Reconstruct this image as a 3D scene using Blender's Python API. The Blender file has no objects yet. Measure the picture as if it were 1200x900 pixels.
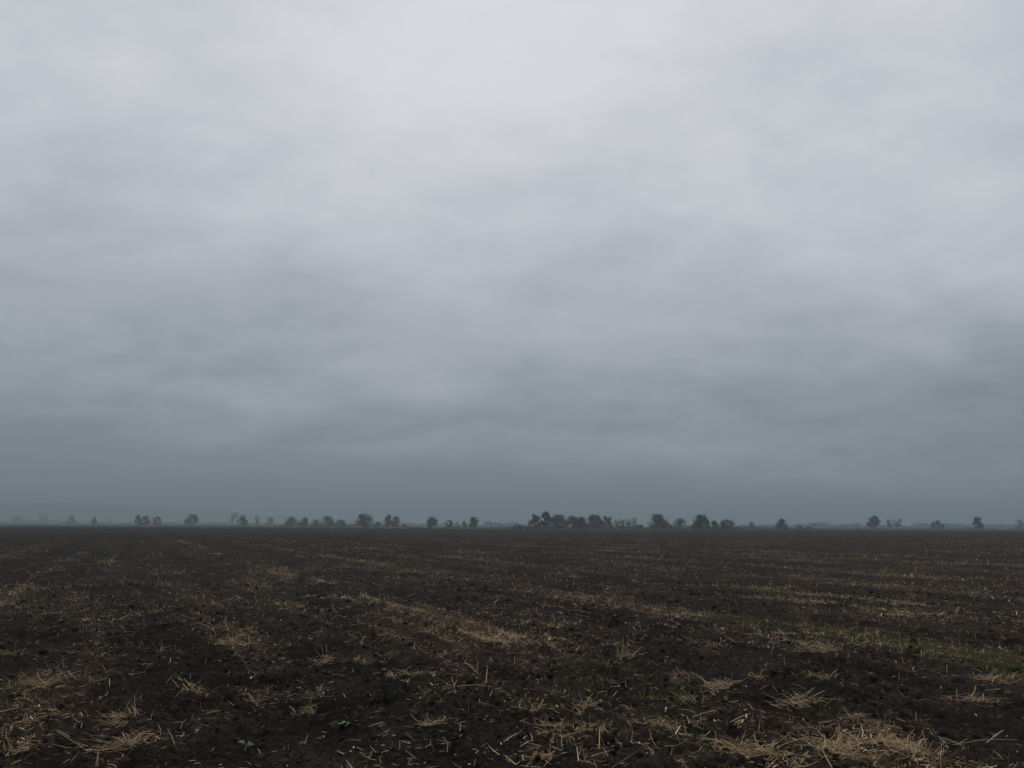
import bpy, math, random
import numpy as np
from mathutils import Matrix, Vector

scene = bpy.context.scene
C = scene.collection
R = math.radians
rng = np.random.default_rng(11)
random.seed(11)

# ------------------------------------------------------------------ camera
F = 998.0                        # focal length in pixels of the 1200 x 900 photograph
CAM_H = 1.62
PITCH = math.atan((616.0 - 450.0) / F)
ROLL = math.atan(5.0 / 1200.0)
cam_data = bpy.data.cameras.new('camera')
cam = bpy.data.objects.new('camera', cam_data)
C.objects.link(cam)
cam_data.sensor_width = 36.0
cam_data.lens = 36.0 * F / 1200.0
cam_data.clip_start = 0.05
cam_data.clip_end = 40000.0
CAM_ROT = Matrix.Rotation(R(90) + PITCH, 4, 'X') @ Matrix.Rotation(ROLL, 4, 'Z')
cam.matrix_world = Matrix.Translation((0, 0, CAM_H)) @ CAM_ROT
scene.camera = cam

# ------------------------------------------------------------------ world: overcast sky
SUN_EL, SUN_AZ = R(52), R(20)    # behind thick cloud, high and ahead of the camera
world = bpy.data.worlds.new('World')
scene.world = world
world.use_nodes = True
wn, wl = world.node_tree.nodes, world.node_tree.links
wn.clear()
def W(t, **kw):
    n = wn.new(t)
    for k, v in kw.items(): setattr(n, k, v)
    return n
def wmath(op, a, b=None, clamp=False):
    n = W('ShaderNodeMath', operation=op, use_clamp=clamp)
    for i, s in enumerate((a, b)):
        if s is None: continue
        if isinstance(s, (int, float)): n.inputs[i].default_value = s
        else: wl.new(s, n.inputs[i])
    return n.outputs[0]
w_out = W('ShaderNodeOutputWorld')
w_bg = W('ShaderNodeBackground')
w_bg.inputs['Strength'].default_value = 0.1
w_sky = W('ShaderNodeTexSky', sky_type='NISHITA')
w_sky.sun_disc = False
w_sky.sun_elevation = SUN_EL
w_sky.sun_rotation = SUN_AZ
w_tc = W('ShaderNodeTexCoord')
w_sep = W('ShaderNodeSeparateXYZ')
wl.new(w_tc.outputs['Generated'], w_sep.inputs[0])
w_z = wmath('MAXIMUM', w_sep.outputs['Z'], 0.0)
# the cloud deck is a flat layer: directions are projected on to it
w_d = wmath('ADD', w_z, 0.30)
w_px = wmath('DIVIDE', w_sep.outputs['X'], w_d)
w_py = wmath('DIVIDE', w_sep.outputs['Y'], w_d)
w_cmb = W('ShaderNodeCombineXYZ')
wl.new(w_px, w_cmb.inputs[0]); wl.new(w_py, w_cmb.inputs[1])
def cloud_noise(loc, rot, scl, scale, detail, rough, dist):
    m = W('ShaderNodeMapping')
    m.inputs['Location'].default_value = loc
    m.inputs['Rotation'].default_value = (0, 0, rot)
    m.inputs['Scale'].default_value = scl
    wl.new(w_cmb.outputs[0], m.inputs['Vector'])
    n = W('ShaderNodeTexNoise')
    n.inputs['Scale'].default_value = scale
    n.inputs['Detail'].default_value = detail
    n.inputs['Roughness'].default_value = rough
    n.inputs['Distortion'].default_value = dist
    wl.new(m.outputs[0], n.inputs['Vector'])
    return n.outputs['Fac']
c_big = cloud_noise((16.045, 0.6795, 6.436), -0.772, (0.6, 1.0, 1), 1.6, 2.0, 0.45, 0.2)
c_mid = cloud_noise((18.841, 6.159, 3.730), -0.330, (0.7, 1.0, 1), 4.0, 6.0, 0.55, 0.4)
c_fin = cloud_noise((0.3, 7.7, 5), R(-15), (0.85, 1.0, 1), 11.0, 3.0, 0.5, 0.4)
w_n = wmath('ADD', wmath('ADD', wmath('MULTIPLY', wmath('SUBTRACT', c_big, 0.5), 2.6),
                         wmath('MULTIPLY', wmath('SUBTRACT', c_mid, 0.5), 1.45)),
            wmath('MULTIPLY', wmath('SUBTRACT', c_fin, 0.5), 0.7))
# thick deck: brightest overhead, darker towards the horizon, as any overcast sky
w_ramp = W('ShaderNodeValToRGB')
stops = [(0.00, (0.235, 0.265, 0.300)), (0.05, (0.250, 0.285, 0.320)), (0.114, (0.305, 0.345, 0.385)),
         (0.213, (0.415, 0.450, 0.500)), (0.30, (0.490, 0.520, 0.580)), (0.40, (0.590, 0.610, 0.665)),
         (0.54, (0.730, 0.740, 0.775)), (0.70, (0.800, 0.805, 0.835)), (1.00, (0.860, 0.865, 0.880))]
el = w_ramp.color_ramp.elements
el[0].position, el[0].color = stops[0][0], (*stops[0][1], 1)
el[1].position, el[1].color = stops[-1][0], (*stops[-1][1], 1)
for p, c in stops[1:-1]:
    e = el.new(p); e.color = (*c, 1)
w_zz = wmath('ADD', w_z, wmath('MULTIPLY', w_n, wmath('ADD', wmath('MULTIPLY', w_z, 0.16), 0.125)))
wl.new(w_zz, w_ramp.inputs['Fac'])
w_mul = W('ShaderNodeVectorMath', operation='SCALE')
wl.new(w_ramp.outputs['Color'], w_mul.inputs[0])
w_mul.inputs['Scale'].default_value = 10.0
w_mix = W('ShaderNodeMix', data_type='RGBA')
w_mix.inputs['Factor'].default_value = 0.97
wl.new(w_sky.outputs[0], w_mix.inputs['A'])
wl.new(w_mul.outputs[0], w_mix.inputs['B'])
wl.new(w_mix.outputs['Result'], w_bg.inputs['Color'])
wl.new(w_bg.outputs[0], w_out.inputs['Surface'])

# ------------------------------------------------------------------ sun (soft, through cloud)
sun_data = bpy.data.lights.new('sun', 'SUN')
sun_data.energy = 0.8
sun_data.angle = R(40)
sun_data.color = (1.0, 0.97, 0.93)
sun = bpy.data.objects.new('sun', sun_data)
C.objects.link(sun)
sd = Vector((math.sin(SUN_AZ) * math.cos(SUN_EL), math.cos(SUN_AZ) * math.cos(SUN_EL), math.sin(SUN_EL)))
sun.rotation_euler = sd.to_track_quat('Z', 'Y').to_euler()

# ------------------------------------------------------------------ exposure, sampling
scene.view_settings.view_transform = 'Standard'
scene.view_settings.look = 'None'
scene.view_settings.exposure = 0.0
scene.view_settings.gamma = 1.0
scene.view_settings.use_curve_mapping = False
scene.render.engine = 'CYCLES'
scene.cycles.use_denoising = True
scene.cycles.max_bounces = 6
scene.cycles.diffuse_bounces = 2
scene.cycles.glossy_bounces = 1
scene.cycles.volume_bounces = 2
scene.cycles.filter_width = 1.5

# ------------------------------------------------------------------ helpers
def tag(o, label=None, cat=None, group=None, kind=None):
    if label: o['label'] = label
    if cat: o['category'] = cat
    if group: o['group'] = group
    if kind: o['kind'] = kind
    return o

def mesh_from(name, V, faces, mat=None, smooth=False, tint=None):
    """V (n,3) array, faces (m,3) or (m,4) array -> mesh; tint: per-vertex float attribute"""
    V = np.asarray(V, np.float32); faces = np.asarray(faces, np.int32)
    me = bpy.data.meshes.new(name)
    k = faces.shape[1]
    me.vertices.add(len(V)); me.vertices.foreach_set('co', V.ravel())
    me.loops.add(faces.size); me.loops.foreach_set('vertex_index', faces.ravel())
    me.polygons.add(len(faces))
    me.polygons.foreach_set('loop_start', np.arange(0, faces.size, k, dtype=np.int32))
    me.polygons.foreach_set('loop_total', np.full(len(faces), k, np.int32))
    me.polygons.foreach_set('use_smooth', np.full(len(faces), smooth, bool))
    if tint is not None:
        for nm, arr in (tint.items() if isinstance(tint, dict) else (('tint', tint),)):
            a = me.attributes.new(nm, 'FLOAT', 'POINT')
            a.data.foreach_set('value', np.asarray(arr, np.float32))
    me.update(calc_edges=True)
    if mat: me.materials.append(mat)
    return me

def link(name, data, parent=None, loc=(0, 0, 0), rot=(0, 0, 0), scale=(1, 1, 1)):
    o = bpy.data.objects.new(name, data)
    C.objects.link(o)
    o.parent = parent
    o.location = loc; o.rotation_euler = rot; o.scale = scale
    return o

def ray(px, py):
    d = CAM_ROT.to_3x3() @ Vector(((px - 600) / F, -(py - 450) / F, -1.0))
    return d.normalized()
def on_ground(px, py):
    d = ray(px, py); t = -CAM_H / d.z
    return np.array((d.x * t, d.y * t))
def horizon_y(px):
    return 616.0 + (px - 600) * math.tan(ROLL)
def far_point(px, D):
    d = ray(px, horizon_y(px))
    return np.array((d.x / d.y * D, D))

# value noise and cell noise on arrays
def _h(i, j, s):
    x = np.sin(i * 127.1 + j * 311.7 + s * 74.7) * 43758.5453
    return x - np.floor(x)
def vnoise(x, y, s=0):
    i, j = np.floor(x), np.floor(y)
    fx, fy = x - i, y - j
    fx = fx * fx * (3 - 2 * fx); fy = fy * fy * (3 - 2 * fy)
    a, b, c, d = _h(i, j, s), _h(i + 1, j, s), _h(i, j + 1, s), _h(i + 1, j + 1, s)
    return (a * (1 - fx) + b * fx) * (1 - fy) + (c * (1 - fx) + d * fx) * fy
def fbm(x, y, s=0, o=4):
    t, a, n = 0, 0.5, 0
    for k in range(o):
        t = t + a * vnoise(x * 2 ** k, y * 2 ** k, s + k); n += a; a *= 0.5
    return t / n
def cells(x, y, s=0):
    i, j = np.floor(x), np.floor(y)
    best = np.full(x.shape, 9.0); val = np.zeros(x.shape)
    for di in (-1, 0, 1):
        for dj in (-1, 0, 1):
            ii, jj = i + di, j + dj
            d = np.hypot(ii + _h(ii, jj, s) - x, jj + _h(ii, jj, s + 9) - y)
            m = d < best
            best = np.where(m, d, best); val = np.where(m, _h(ii, jj, s + 5), val)
    return best, val

# field rows run towards a vanishing point left of centre
ROW = R(24)
def uv(x, y):
    return x * math.cos(ROW) + y * math.sin(ROW), -x * math.sin(ROW) + y * math.cos(ROW)

def row_spacing(r):
    return np.maximum(0.0035 * r, r * r / 4000.0)

def height(x, y):
    """relief of the tilled soil, in metres"""
    r = np.hypot(x, y)
    sp = np.maximum(row_spacing(r), 0.0018 * r)
    fade = lambda size: np.clip(1.6 - 2.2 * sp / size, 0, 1)
    u, v = uv(x, y)
    z = 0.07 * (fbm(x / 3.1, y / 3.1, 1, 2) - 0.5) * np.clip(1.4 - r / 200, 0, 1)
    wob = 1.6 * (vnoise(u / 0.9, v / 2.5, 3) - 0.5)
    z = z + 0.028 * np.sin(2 * np.pi * u / 0.55 + 2.5 * wob) * fade(0.5) * (0.3 + vnoise(u / 1.7, v / 3.0, 4))
    wx = 0.06 * (vnoise(x / 0.13, y / 0.13, 6) - 0.5); wy = 0.06 * (vnoise(x / 0.13, y / 0.13, 7) - 0.5)
    rough = np.clip(0.35 + 1.3 * (fbm(x / 1.3, y / 1.3, 8, 2) - 0.3), 0.15, 1.3)
    d, c = cells((x + wx) / 0.19, (y + wy) / 0.19, 20)
    z = z + 0.075 * rough * fade(0.19) * np.clip(1 - (d / (0.35 + 0.4 * c)) ** 2, 0, 1) * c
    d, c = cells((x + wx) / 0.085, (y + wy) / 0.085, 30)
    z = z + 0.055 * rough * fade(0.085) * np.clip(1 - (d / 0.62) ** 2, 0, 1) * (0.25 + c)
    d, c = cells((x + wy) / 0.045, (y + wx) / 0.045, 35)
    z = z + 0.028 * rough * fade(0.05) * np.clip(1 - (d / 0.6) ** 2, 0, 1) * (0.2 + c)
    z = z + 0.010 * fade(0.05) * (vnoise(x / 0.032, y / 0.032, 40) - 0.5)
    return z

ROWS = [(-9.5, .30, .7), (-5.0, .25, .6), (-0.6, .42, .5), (1.5, .36, .36), (3.5, .34, .6), (5.0, .95, .50),
        (6.9, .10, .3), (8.2, .35, .3), (9.7, 1.0, .5), (12.8, .55, .5), (15.4, .8, .65), (19.8, .65, .8),
        (24.3, .5, .7), (29.6, .75, .9), (34.5, .6, .9), (39.8, .7, 1.0), (45.2, .6, 1.0)]
_rr = random.Random(5)
ROWS += [(50.5 + 5.2 * k + _rr.uniform(-.8, .8), _rr.uniform(.4, .9), 1.1) for k in range(60)]
ROWS += [(-14.0 - 5.0 * k + _rr.uniform(-.8, .8), _rr.uniform(.2, .6), .9) for k in range(40)]
ROWS += [(13.9 + 2.45 * k + _rr.uniform(-.7, .7), _rr.uniform(.25, .9), .34 + .006 * k) for k in range(70)]
ROWS += [(-2.6 - 2.45 * k + _rr.uniform(-.7, .7), _rr.uniform(.15, .6), .34 + .006 * k) for k in range(50)]
def straw_density(x, y):
    """how much straw lies on the field at a place, 0..1"""
    u, v = uv(x, y)
    uw = u + 0.7 * (fbm(u / 7.0, v / 9.0, 50, 2) - 0.5)
    s = np.zeros_like(u)
    for c, a, w in ROWS:
        m = np.abs(u - c) < 4 * w + 1
        if m.any():
            s[m] += a * np.exp(-((uw[m] - c) / w) ** 2)
    patch = np.where(v < 14, fbm(u / 0.8, v / 1.7, 60, 3), fbm(u / 0.9, v / 3.6, 61, 3))
    big = fbm(u / 4.0, v / 7.0, 70, 2)
    s = s * np.clip((patch - 0.36) * 4.0, 0, 1.35) * np.clip(0.35 + 1.5 * (big - 0.2), 0.2, 1.2)
    s = s + 0.34 * np.clip((fbm(u / 0.55, v / 0.8, 80, 3) - 0.60) * 6, 0, 1)
    return np.clip(s + 0.042 + 0.07 * np.clip((fbm(u / 2.2, v / 4.0, 85, 2) - 0.45) * 4, 0, 1), 0, 1)
def green_density(x, y):
    u, v = uv(x, y)
    uw = u + 0.7 * (fbm(u / 7.0, v / 9.0, 50, 2) - 0.5)
    g = 1.25 * np.clip((16.0 - v) / 3.0, 0, 1) * np.exp(-((uw - 9.75) / 0.5) ** 2) * np.clip((fbm(u / 0.9, v / 2.5, 90, 3) - 0.42) * 5, 0, 1)
    g += 0.26 * np.clip((12.0 - v) / 3.0, 0, 1) * np.exp(-((uw - 4.6) / 0.7) ** 2) * np.clip((fbm(u / 0.6, v / 1.0, 91, 2) - 0.55) * 5, 0, 1)
    g += 0.22 * np.clip((24.0 - v) / 5.0, 0, 1) * np.exp(-((uw - 15.4) / 0.6) ** 2) * np.clip((fbm(u / 0.9, v / 2.5, 92, 2) - 0.5) * 5, 0, 1)
    return np.clip(g, 0, 1)

# ------------------------------------------------------------------ materials
def material(name):
    m = bpy.data.materials.new(name); m.use_nodes = True
    nt = m.node_tree; b = nt.nodes['Principled BSDF']
    b.inputs['Specular IOR Level'].default_value = 0.25
    return m, nt, b
def ramp(nt, fac, stops):
    n = nt.nodes.new('ShaderNodeValToRGB')
    e = n.color_ramp.elements
    e[0].position, e[0].color = stops[0][0], (*stops[0][1], 1)
    e[1].position, e[1].color = stops[-1][0], (*stops[-1][1], 1)
    for p, c in stops[1:-1]: e.new(p).color = (*c, 1)
    nt.links.new(fac, n.inputs['Fac'])
    return n.outputs['Color']
def noise(nt, vec, scale, detail=4, rough=0.55):
    n = nt.nodes.new('ShaderNodeTexNoise')
    n.inputs['Scale'].default_value = scale; n.inputs['Detail'].default_value = detail
    n.inputs['Roughness'].default_value = rough
    if vec is not None: nt.links.new(vec, n.inputs['Vector'])
    return n.outputs['Fac']
def nmath(nt, op, a, b=None, clamp=False):
    n = nt.nodes.new('ShaderNodeMath'); n.operation = op; n.use_clamp = clamp
    for i, s in enumerate((a, b)):
        if s is None: continue
        if isinstance(s, (int, float)): n.inputs[i].default_value = s
        else: nt.links.new(s, n.inputs[i])
    return n.outputs[0]
def mixc(nt, fac, a, b):
    n = nt.nodes.new('ShaderNodeMix'); n.data_type = 'RGBA'
    nt.links.new(fac, n.inputs['Factor'])
    for key, s in (('A', a), ('B', b)):
        if isinstance(s, tuple): n.inputs[key].default_value = (*s, 1)
        else: nt.links.new(s, n.inputs[key])
    return n.outputs['Result']
def attr(nt, nm):
    n = nt.nodes.new('ShaderNodeAttribute'); n.attribute_name = nm
    return n.outputs['Fac']

def soil_material():
    m, nt, b = material('black_soil')
    pos = nt.nodes.new('ShaderNodeNewGeometry').outputs['Position']
    n1 = noise(nt, pos, 0.9, 5); n2 = noise(nt, pos, 24.0, 5, 0.7)
    soil = ramp(nt, nmath(nt, 'ADD', nmath(nt, 'MULTIPLY', n1, 0.35), nmath(nt, 'MULTIPLY', n2, 0.65)),
                [(0.36, (0.0036, 0.0033, 0.0029)), (0.50, (0.0082, 0.0073, 0.0062)), (0.64, (0.029, 0.0245, 0.0200))])
    def strip(across, along, loc):
        mp = nt.nodes.new('ShaderNodeMapping')
        mp.vector_type = 'POINT'
        mp.inputs['Rotation'].default_value = (0, 0, -ROW)
        mp.inputs['Location'].default_value = loc
        mp2 = nt.nodes.new('ShaderNodeMapping')
        mp2.inputs['Scale'].default_value = (1 / across, 1 / along, 1.0)
        nt.links.new(pos, mp.inputs['Vector']); nt.links.new(mp.outputs[0], mp2.inputs['Vector'])
        return noise(nt, mp2.outputs[0], 1.0, 4, 0.62)
    sf = nmath(nt, 'ADD', nmath(nt, 'MULTIPLY', strip(2.4, 14, (3, 1, 0)), 0.6), nmath(nt, 'MULTIPLY', strip(9, 60, (1, 9, 0)), 0.5))
    sf = nmath(nt, 'MULTIPLY', nmath(nt, 'SUBTRACT', sf, 0.47), 3.6, True)
    soil = mixc(nt, nmath(nt, 'MULTIPLY', sf, 0.20), soil, (0.064, 0.038, 0.028))      # old litter worked into the soil
    ch = noise(nt, pos, 13.0, 5, 0.75)                       # chaff and crumbs of straw between the clods
    chf = nmath(nt, 'MULTIPLY', attr(nt, 'straw'),
                nmath(nt, 'MULTIPLY', nmath(nt, 'SUBTRACT', ch, 0.46), 5.0, True), True)
    soil = mixc(nt, nmath(nt, 'MULTIPLY', chf, 0.75), soil,
                ramp(nt, noise(nt, pos, 5.0, 3), [(0.3, (0.085, 0.058, 0.040)), (0.7, (0.23, 0.165, 0.100))]))
    soil = mixc(nt, attr(nt, 'green'), soil, (0.050, 0.055, 0.022))
    soil = mixc(nt, attr(nt, 'pasture'), soil, (0.052, 0.055, 0.034))
    nt.links.new(soil, b.inputs['Base Color'])
    b.inputs['Specular IOR Level'].default_value = 0.03
    b.inputs['Roughness'].default_value = 0.95
    bump = nt.nodes.new('ShaderNodeBump')
    bump.inputs['Distance'].default_value = 0.012; bump.inputs['Strength'].default_value = 0.7
    nt.links.new(noise(nt, pos, 45.0, 5, 0.65), bump.inputs['Height'])
    nt.links.new(bump.outputs[0], b.inputs['Normal'])
    return m
def tint_material(name, stops, rough=0.8, trans=0.0):
    m, nt, b = material(name)
    nt.links.new(ramp(nt, attr(nt, 'tint'), stops), b.inputs['Base Color'])
    b.inputs['Roughness'].default_value = rough
    b.inputs['Specular IOR Level'].default_value = 0.03 if name == 'soil_clod' else 0.2
    return m
M_SOIL = soil_material()
M_CLOD = tint_material('soil_clod', [(0, (0.010, 0.009, 0.0078)), (0.6, (0.022, 0.0195, 0.0165)), (1, (0.050, 0.043, 0.036))], 0.95)
STRAW = [(0, (0.050, 0.034, 0.025)), (0.35, (0.195, 0.128, 0.076)), (0.7, (0.48, 0.340, 0.175)), (1, (0.72, 0.57, 0.36))]
M_STRAW = tint_material('dry_straw', STRAW, 0.7)
M_GRASS = tint_material('green_grass', [(0, (0.040, 0.050, 0.016)), (0.6, (0.095, 0.110, 0.036)), (1, (0.20, 0.18, 0.075))], 0.7)
M_LEAF = [tint_material('grey_green_leaves', [(0, (0.034, 0.046, 0.028)), (0.6, (0.066, 0.084, 0.046)), (1, (0.110, 0.125, 0.070))]),
          tint_material('olive_brown_leaves', [(0, (0.048, 0.046, 0.026)), (0.6, (0.088, 0.082, 0.044)), (1, (0.140, 0.122, 0.068))]),
          tint_material('dark_leaves', [(0, (0.024, 0.034, 0.024)), (0.6, (0.050, 0.064, 0.040)), (1, (0.088, 0.105, 0.062))]),
          tint_material('pale_yellow_leaves', [(0, (0.36, 0.31, 0.22)), (0.6, (0.52, 0.46, 0.35)), (1, (0.66, 0.60, 0.48))])]
def bark_material():
    m, nt, b = material('bark')
    tc = nt.nodes.new('ShaderNodeTexCoord').outputs['Object']
    nt.links.new(ramp(nt, noise(nt, tc, 3.0, 5), [(0.3, (0.022, 0.018, 0.015)), (0.7, (0.060, 0.050, 0.042))]), b.inputs['Base Color'])
    b.inputs['Roughness'].default_value = 0.9
    return m
M_BARK = bark_material()
def leaf_material(name, c0, c1):
    m, nt, b = material(name)
    tc = nt.nodes.new('ShaderNodeTexCoord').outputs['Object']
    nt.links.new(ramp(nt, noise(nt, tc, 30.0, 3), [(0.35, c0), (0.65, c1)]), b.inputs['Base Color'])
    b.inputs['Roughness'].default_value = 0.55
    return m
M_WEED = leaf_material('fresh_weed_leaf', (0.055, 0.11, 0.025), (0.10, 0.18, 0.045))
M_WEED2 = leaf_material('dull_weed_leaf', (0.045, 0.085, 0.030), (0.085, 0.13, 0.045))
M_HILL = leaf_material('hill_cover', (0.030, 0.040, 0.026), (0.055, 0.062, 0.038))

# ------------------------------------------------------------------ the field: one sheet to the horizon
def build_ground():
    rs = [0.35]
    while rs[-1] < 3.2: rs.append(rs[-1] * 1.12)
    while rs[-1] < 520: rs.append(rs[-1] + float(row_spacing(np.array(rs[-1]))))
    while rs[-1] < 9000: rs.append(rs[-1] * 1.12)
    rs = np.array(rs)
    dense = np.linspace(-R(46), R(46), 800)
    coarse = np.linspace(R(46), R(314), 60)[1:-1]
    th = np.concatenate([dense, coarse])
    nr, nt_ = len(rs), len(th)
    X = rs[:, None] * np.sin(th)[None]; Y = rs[:, None] * np.cos(th)[None]
    x, y = X.ravel(), Y.ravel()
    r = np.hypot(x, y)
    z = np.where(r < 520, height(x, y), 0.0)
    st = straw_density(x, y) * np.clip(1.15 - r / 450, 0.25, 1)
    gr = 0.25 * green_density(x, y) * (r < 60)
    az = np.degrees(np.arctan2(x, y))
    edge = np.interp(az, [-31, -17, -2, 12, 22, 31], [780, 690, 425, 425, 545, 590])
    pa = np.clip((r * np.cos(np.radians(az)) - edge + 12) / 12, 0, 1) * (np.abs(az) < 90) + (np.abs(az) >= 90) * (r > 700)
    i = np.arange(nr - 1)[:, None] * nt_; j = np.arange(nt_)[None]; jn = (j + 1) % nt_
    q = np.stack([i + j, i + jn, i + nt_ + jn, i + nt_ + j], -1).reshape(-1, 4)[:, ::-1]
    V = np.column_stack([x, y, z])
    V = np.vstack([V, [[0, 0, 0]]])
    me = mesh_from('field', V, q, M_SOIL, True,
                   {'straw': np.append(st, 0), 'green': np.append(gr, 0), 'pasture': np.append(np.clip(pa, 0, 1), 0)})
    o = link('field', me)
    tag(o, 'dark tilled field of black soil running to the horizon', 'field', kind='structure')
    return o
build_ground()

# the hole at the polar centre is closed by a small patch under the photographer
k = 40
a = np.linspace(0, 2 * np.pi, k, endpoint=False)
V = np.vstack([np.column_stack([0.5 * np.cos(a), 0.5 * np.sin(a), np.full(k, -0.03)]), [[0, 0, 0.0]]])
me = mesh_from('field_patch', V, [[i, (i + 1) % k, k] for i in range(k)], M_SOIL, True,
               {'straw': np.zeros(k + 1), 'green': np.zeros(k + 1), 'pasture': np.zeros(k + 1)})
tag(link('field_patch', me), 'small patch of black soil under the viewpoint', 'field', kind='structure')

# ------------------------------------------------------------------ far hill
def build_hill():
    nx, ny = 140, 24
    D = 3500.0
    cx = far_point(-60, D)[0]
    xs = np.linspace(cx - 1700, cx + 2300, nx); ys = np.linspace(D - 500, D + 900, ny)
    X, Y = np.meshgrid(xs, ys, indexing='ij')
    prof = 84 * np.exp(-((X - cx) / 620) ** 2) + 56 * np.exp(-((X - cx - 750) / 520) ** 2) + 40 * np.exp(-((X - cx + 800) / 500) ** 2) + 22 * np.exp(-((X - cx - 1500) / 500) ** 2)
    ridge = np.clip(1 - ((Y - D - 150) / 700) ** 2, 0, 1)
    Z = prof * ridge * (0.88 + 0.24 * fbm(X / 300, Y / 300, 5, 4)) + 5 * fbm(X / 40, Y / 60, 9, 2) * ridge - 4
    i = np.arange(nx - 1)[:, None] * ny; j = np.arange(ny - 1)[None]
    q = np.stack([i + j, i + j + ny, i + j + ny + 1, i + j + 1], -1).reshape(-1, 4)
    me = mesh_from('hill', np.column_stack([X.ravel(), Y.ravel(), Z.ravel()]), q, M_HILL, True)
    tag(link('hill', me), 'low blue hill almost lost in haze', 'hill', kind='structure')
build_hill()

# ------------------------------------------------------------------ tubes (trunks, stalks)
def tube(pts, rad, sides=3):
    pts = np.asarray(pts, float); rad = np.asarray(rad, float)
    t = np.gradient(pts, axis=0)
    t /= np.linalg.norm(t, axis=1)[:, None] + 1e-9
    ref = np.array([0, 0, 1.0]) if abs(t[0, 2]) < 0.8 else np.array([1.0, 0, 0])
    n = np.cross(t, ref); n /= np.linalg.norm(n, axis=1)[:, None] + 1e-9
    b = np.cross(t, n)
    a = np.linspace(0, 2 * np.pi, sides, endpoint=False)
    V = (pts[:, None] + rad[:, None, None] * (np.cos(a)[None, :, None] * n[:, None] + np.sin(a)[None, :, None] * b[:, None])).reshape(-1, 3)
    m = len(pts)
    f = [[i * sides + j, i * sides + (j + 1) % sides, (i + 1) * sides + (j + 1) % sides, (i + 1) * sides + j]
         for i in range(m - 1) for j in range(sides)]
    return V, np.array(f)
def join(parts):
    Vs, Fs, n = [], [], 0
    for V, f in parts:
        Vs.append(V); Fs.append(f + n); n += len(V)
    return np.vstack(Vs), np.vstack(Fs)

# ------------------------------------------------------------------ trees
def leaf_cloud(points, size, g):
    n = len(points)
    a = g.normal(size=(n, 3)); a /= np.linalg.norm(a, axis=1)[:, None]
    b = g.normal(size=(n, 3)); b = np.cross(a, b); b /= np.linalg.norm(b, axis=1)[:, None] + 1e-9
    s = size * g.uniform(0.55, 1.25, (n, 1))
    p = points
    V = np.stack([p - a * s, p - b * s * 0.55, p + a * s, p + b * s * 0.55], 1).reshape(-1, 3)
    f = np.arange(4 * n).reshape(n, 4)
    return V, f

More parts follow.
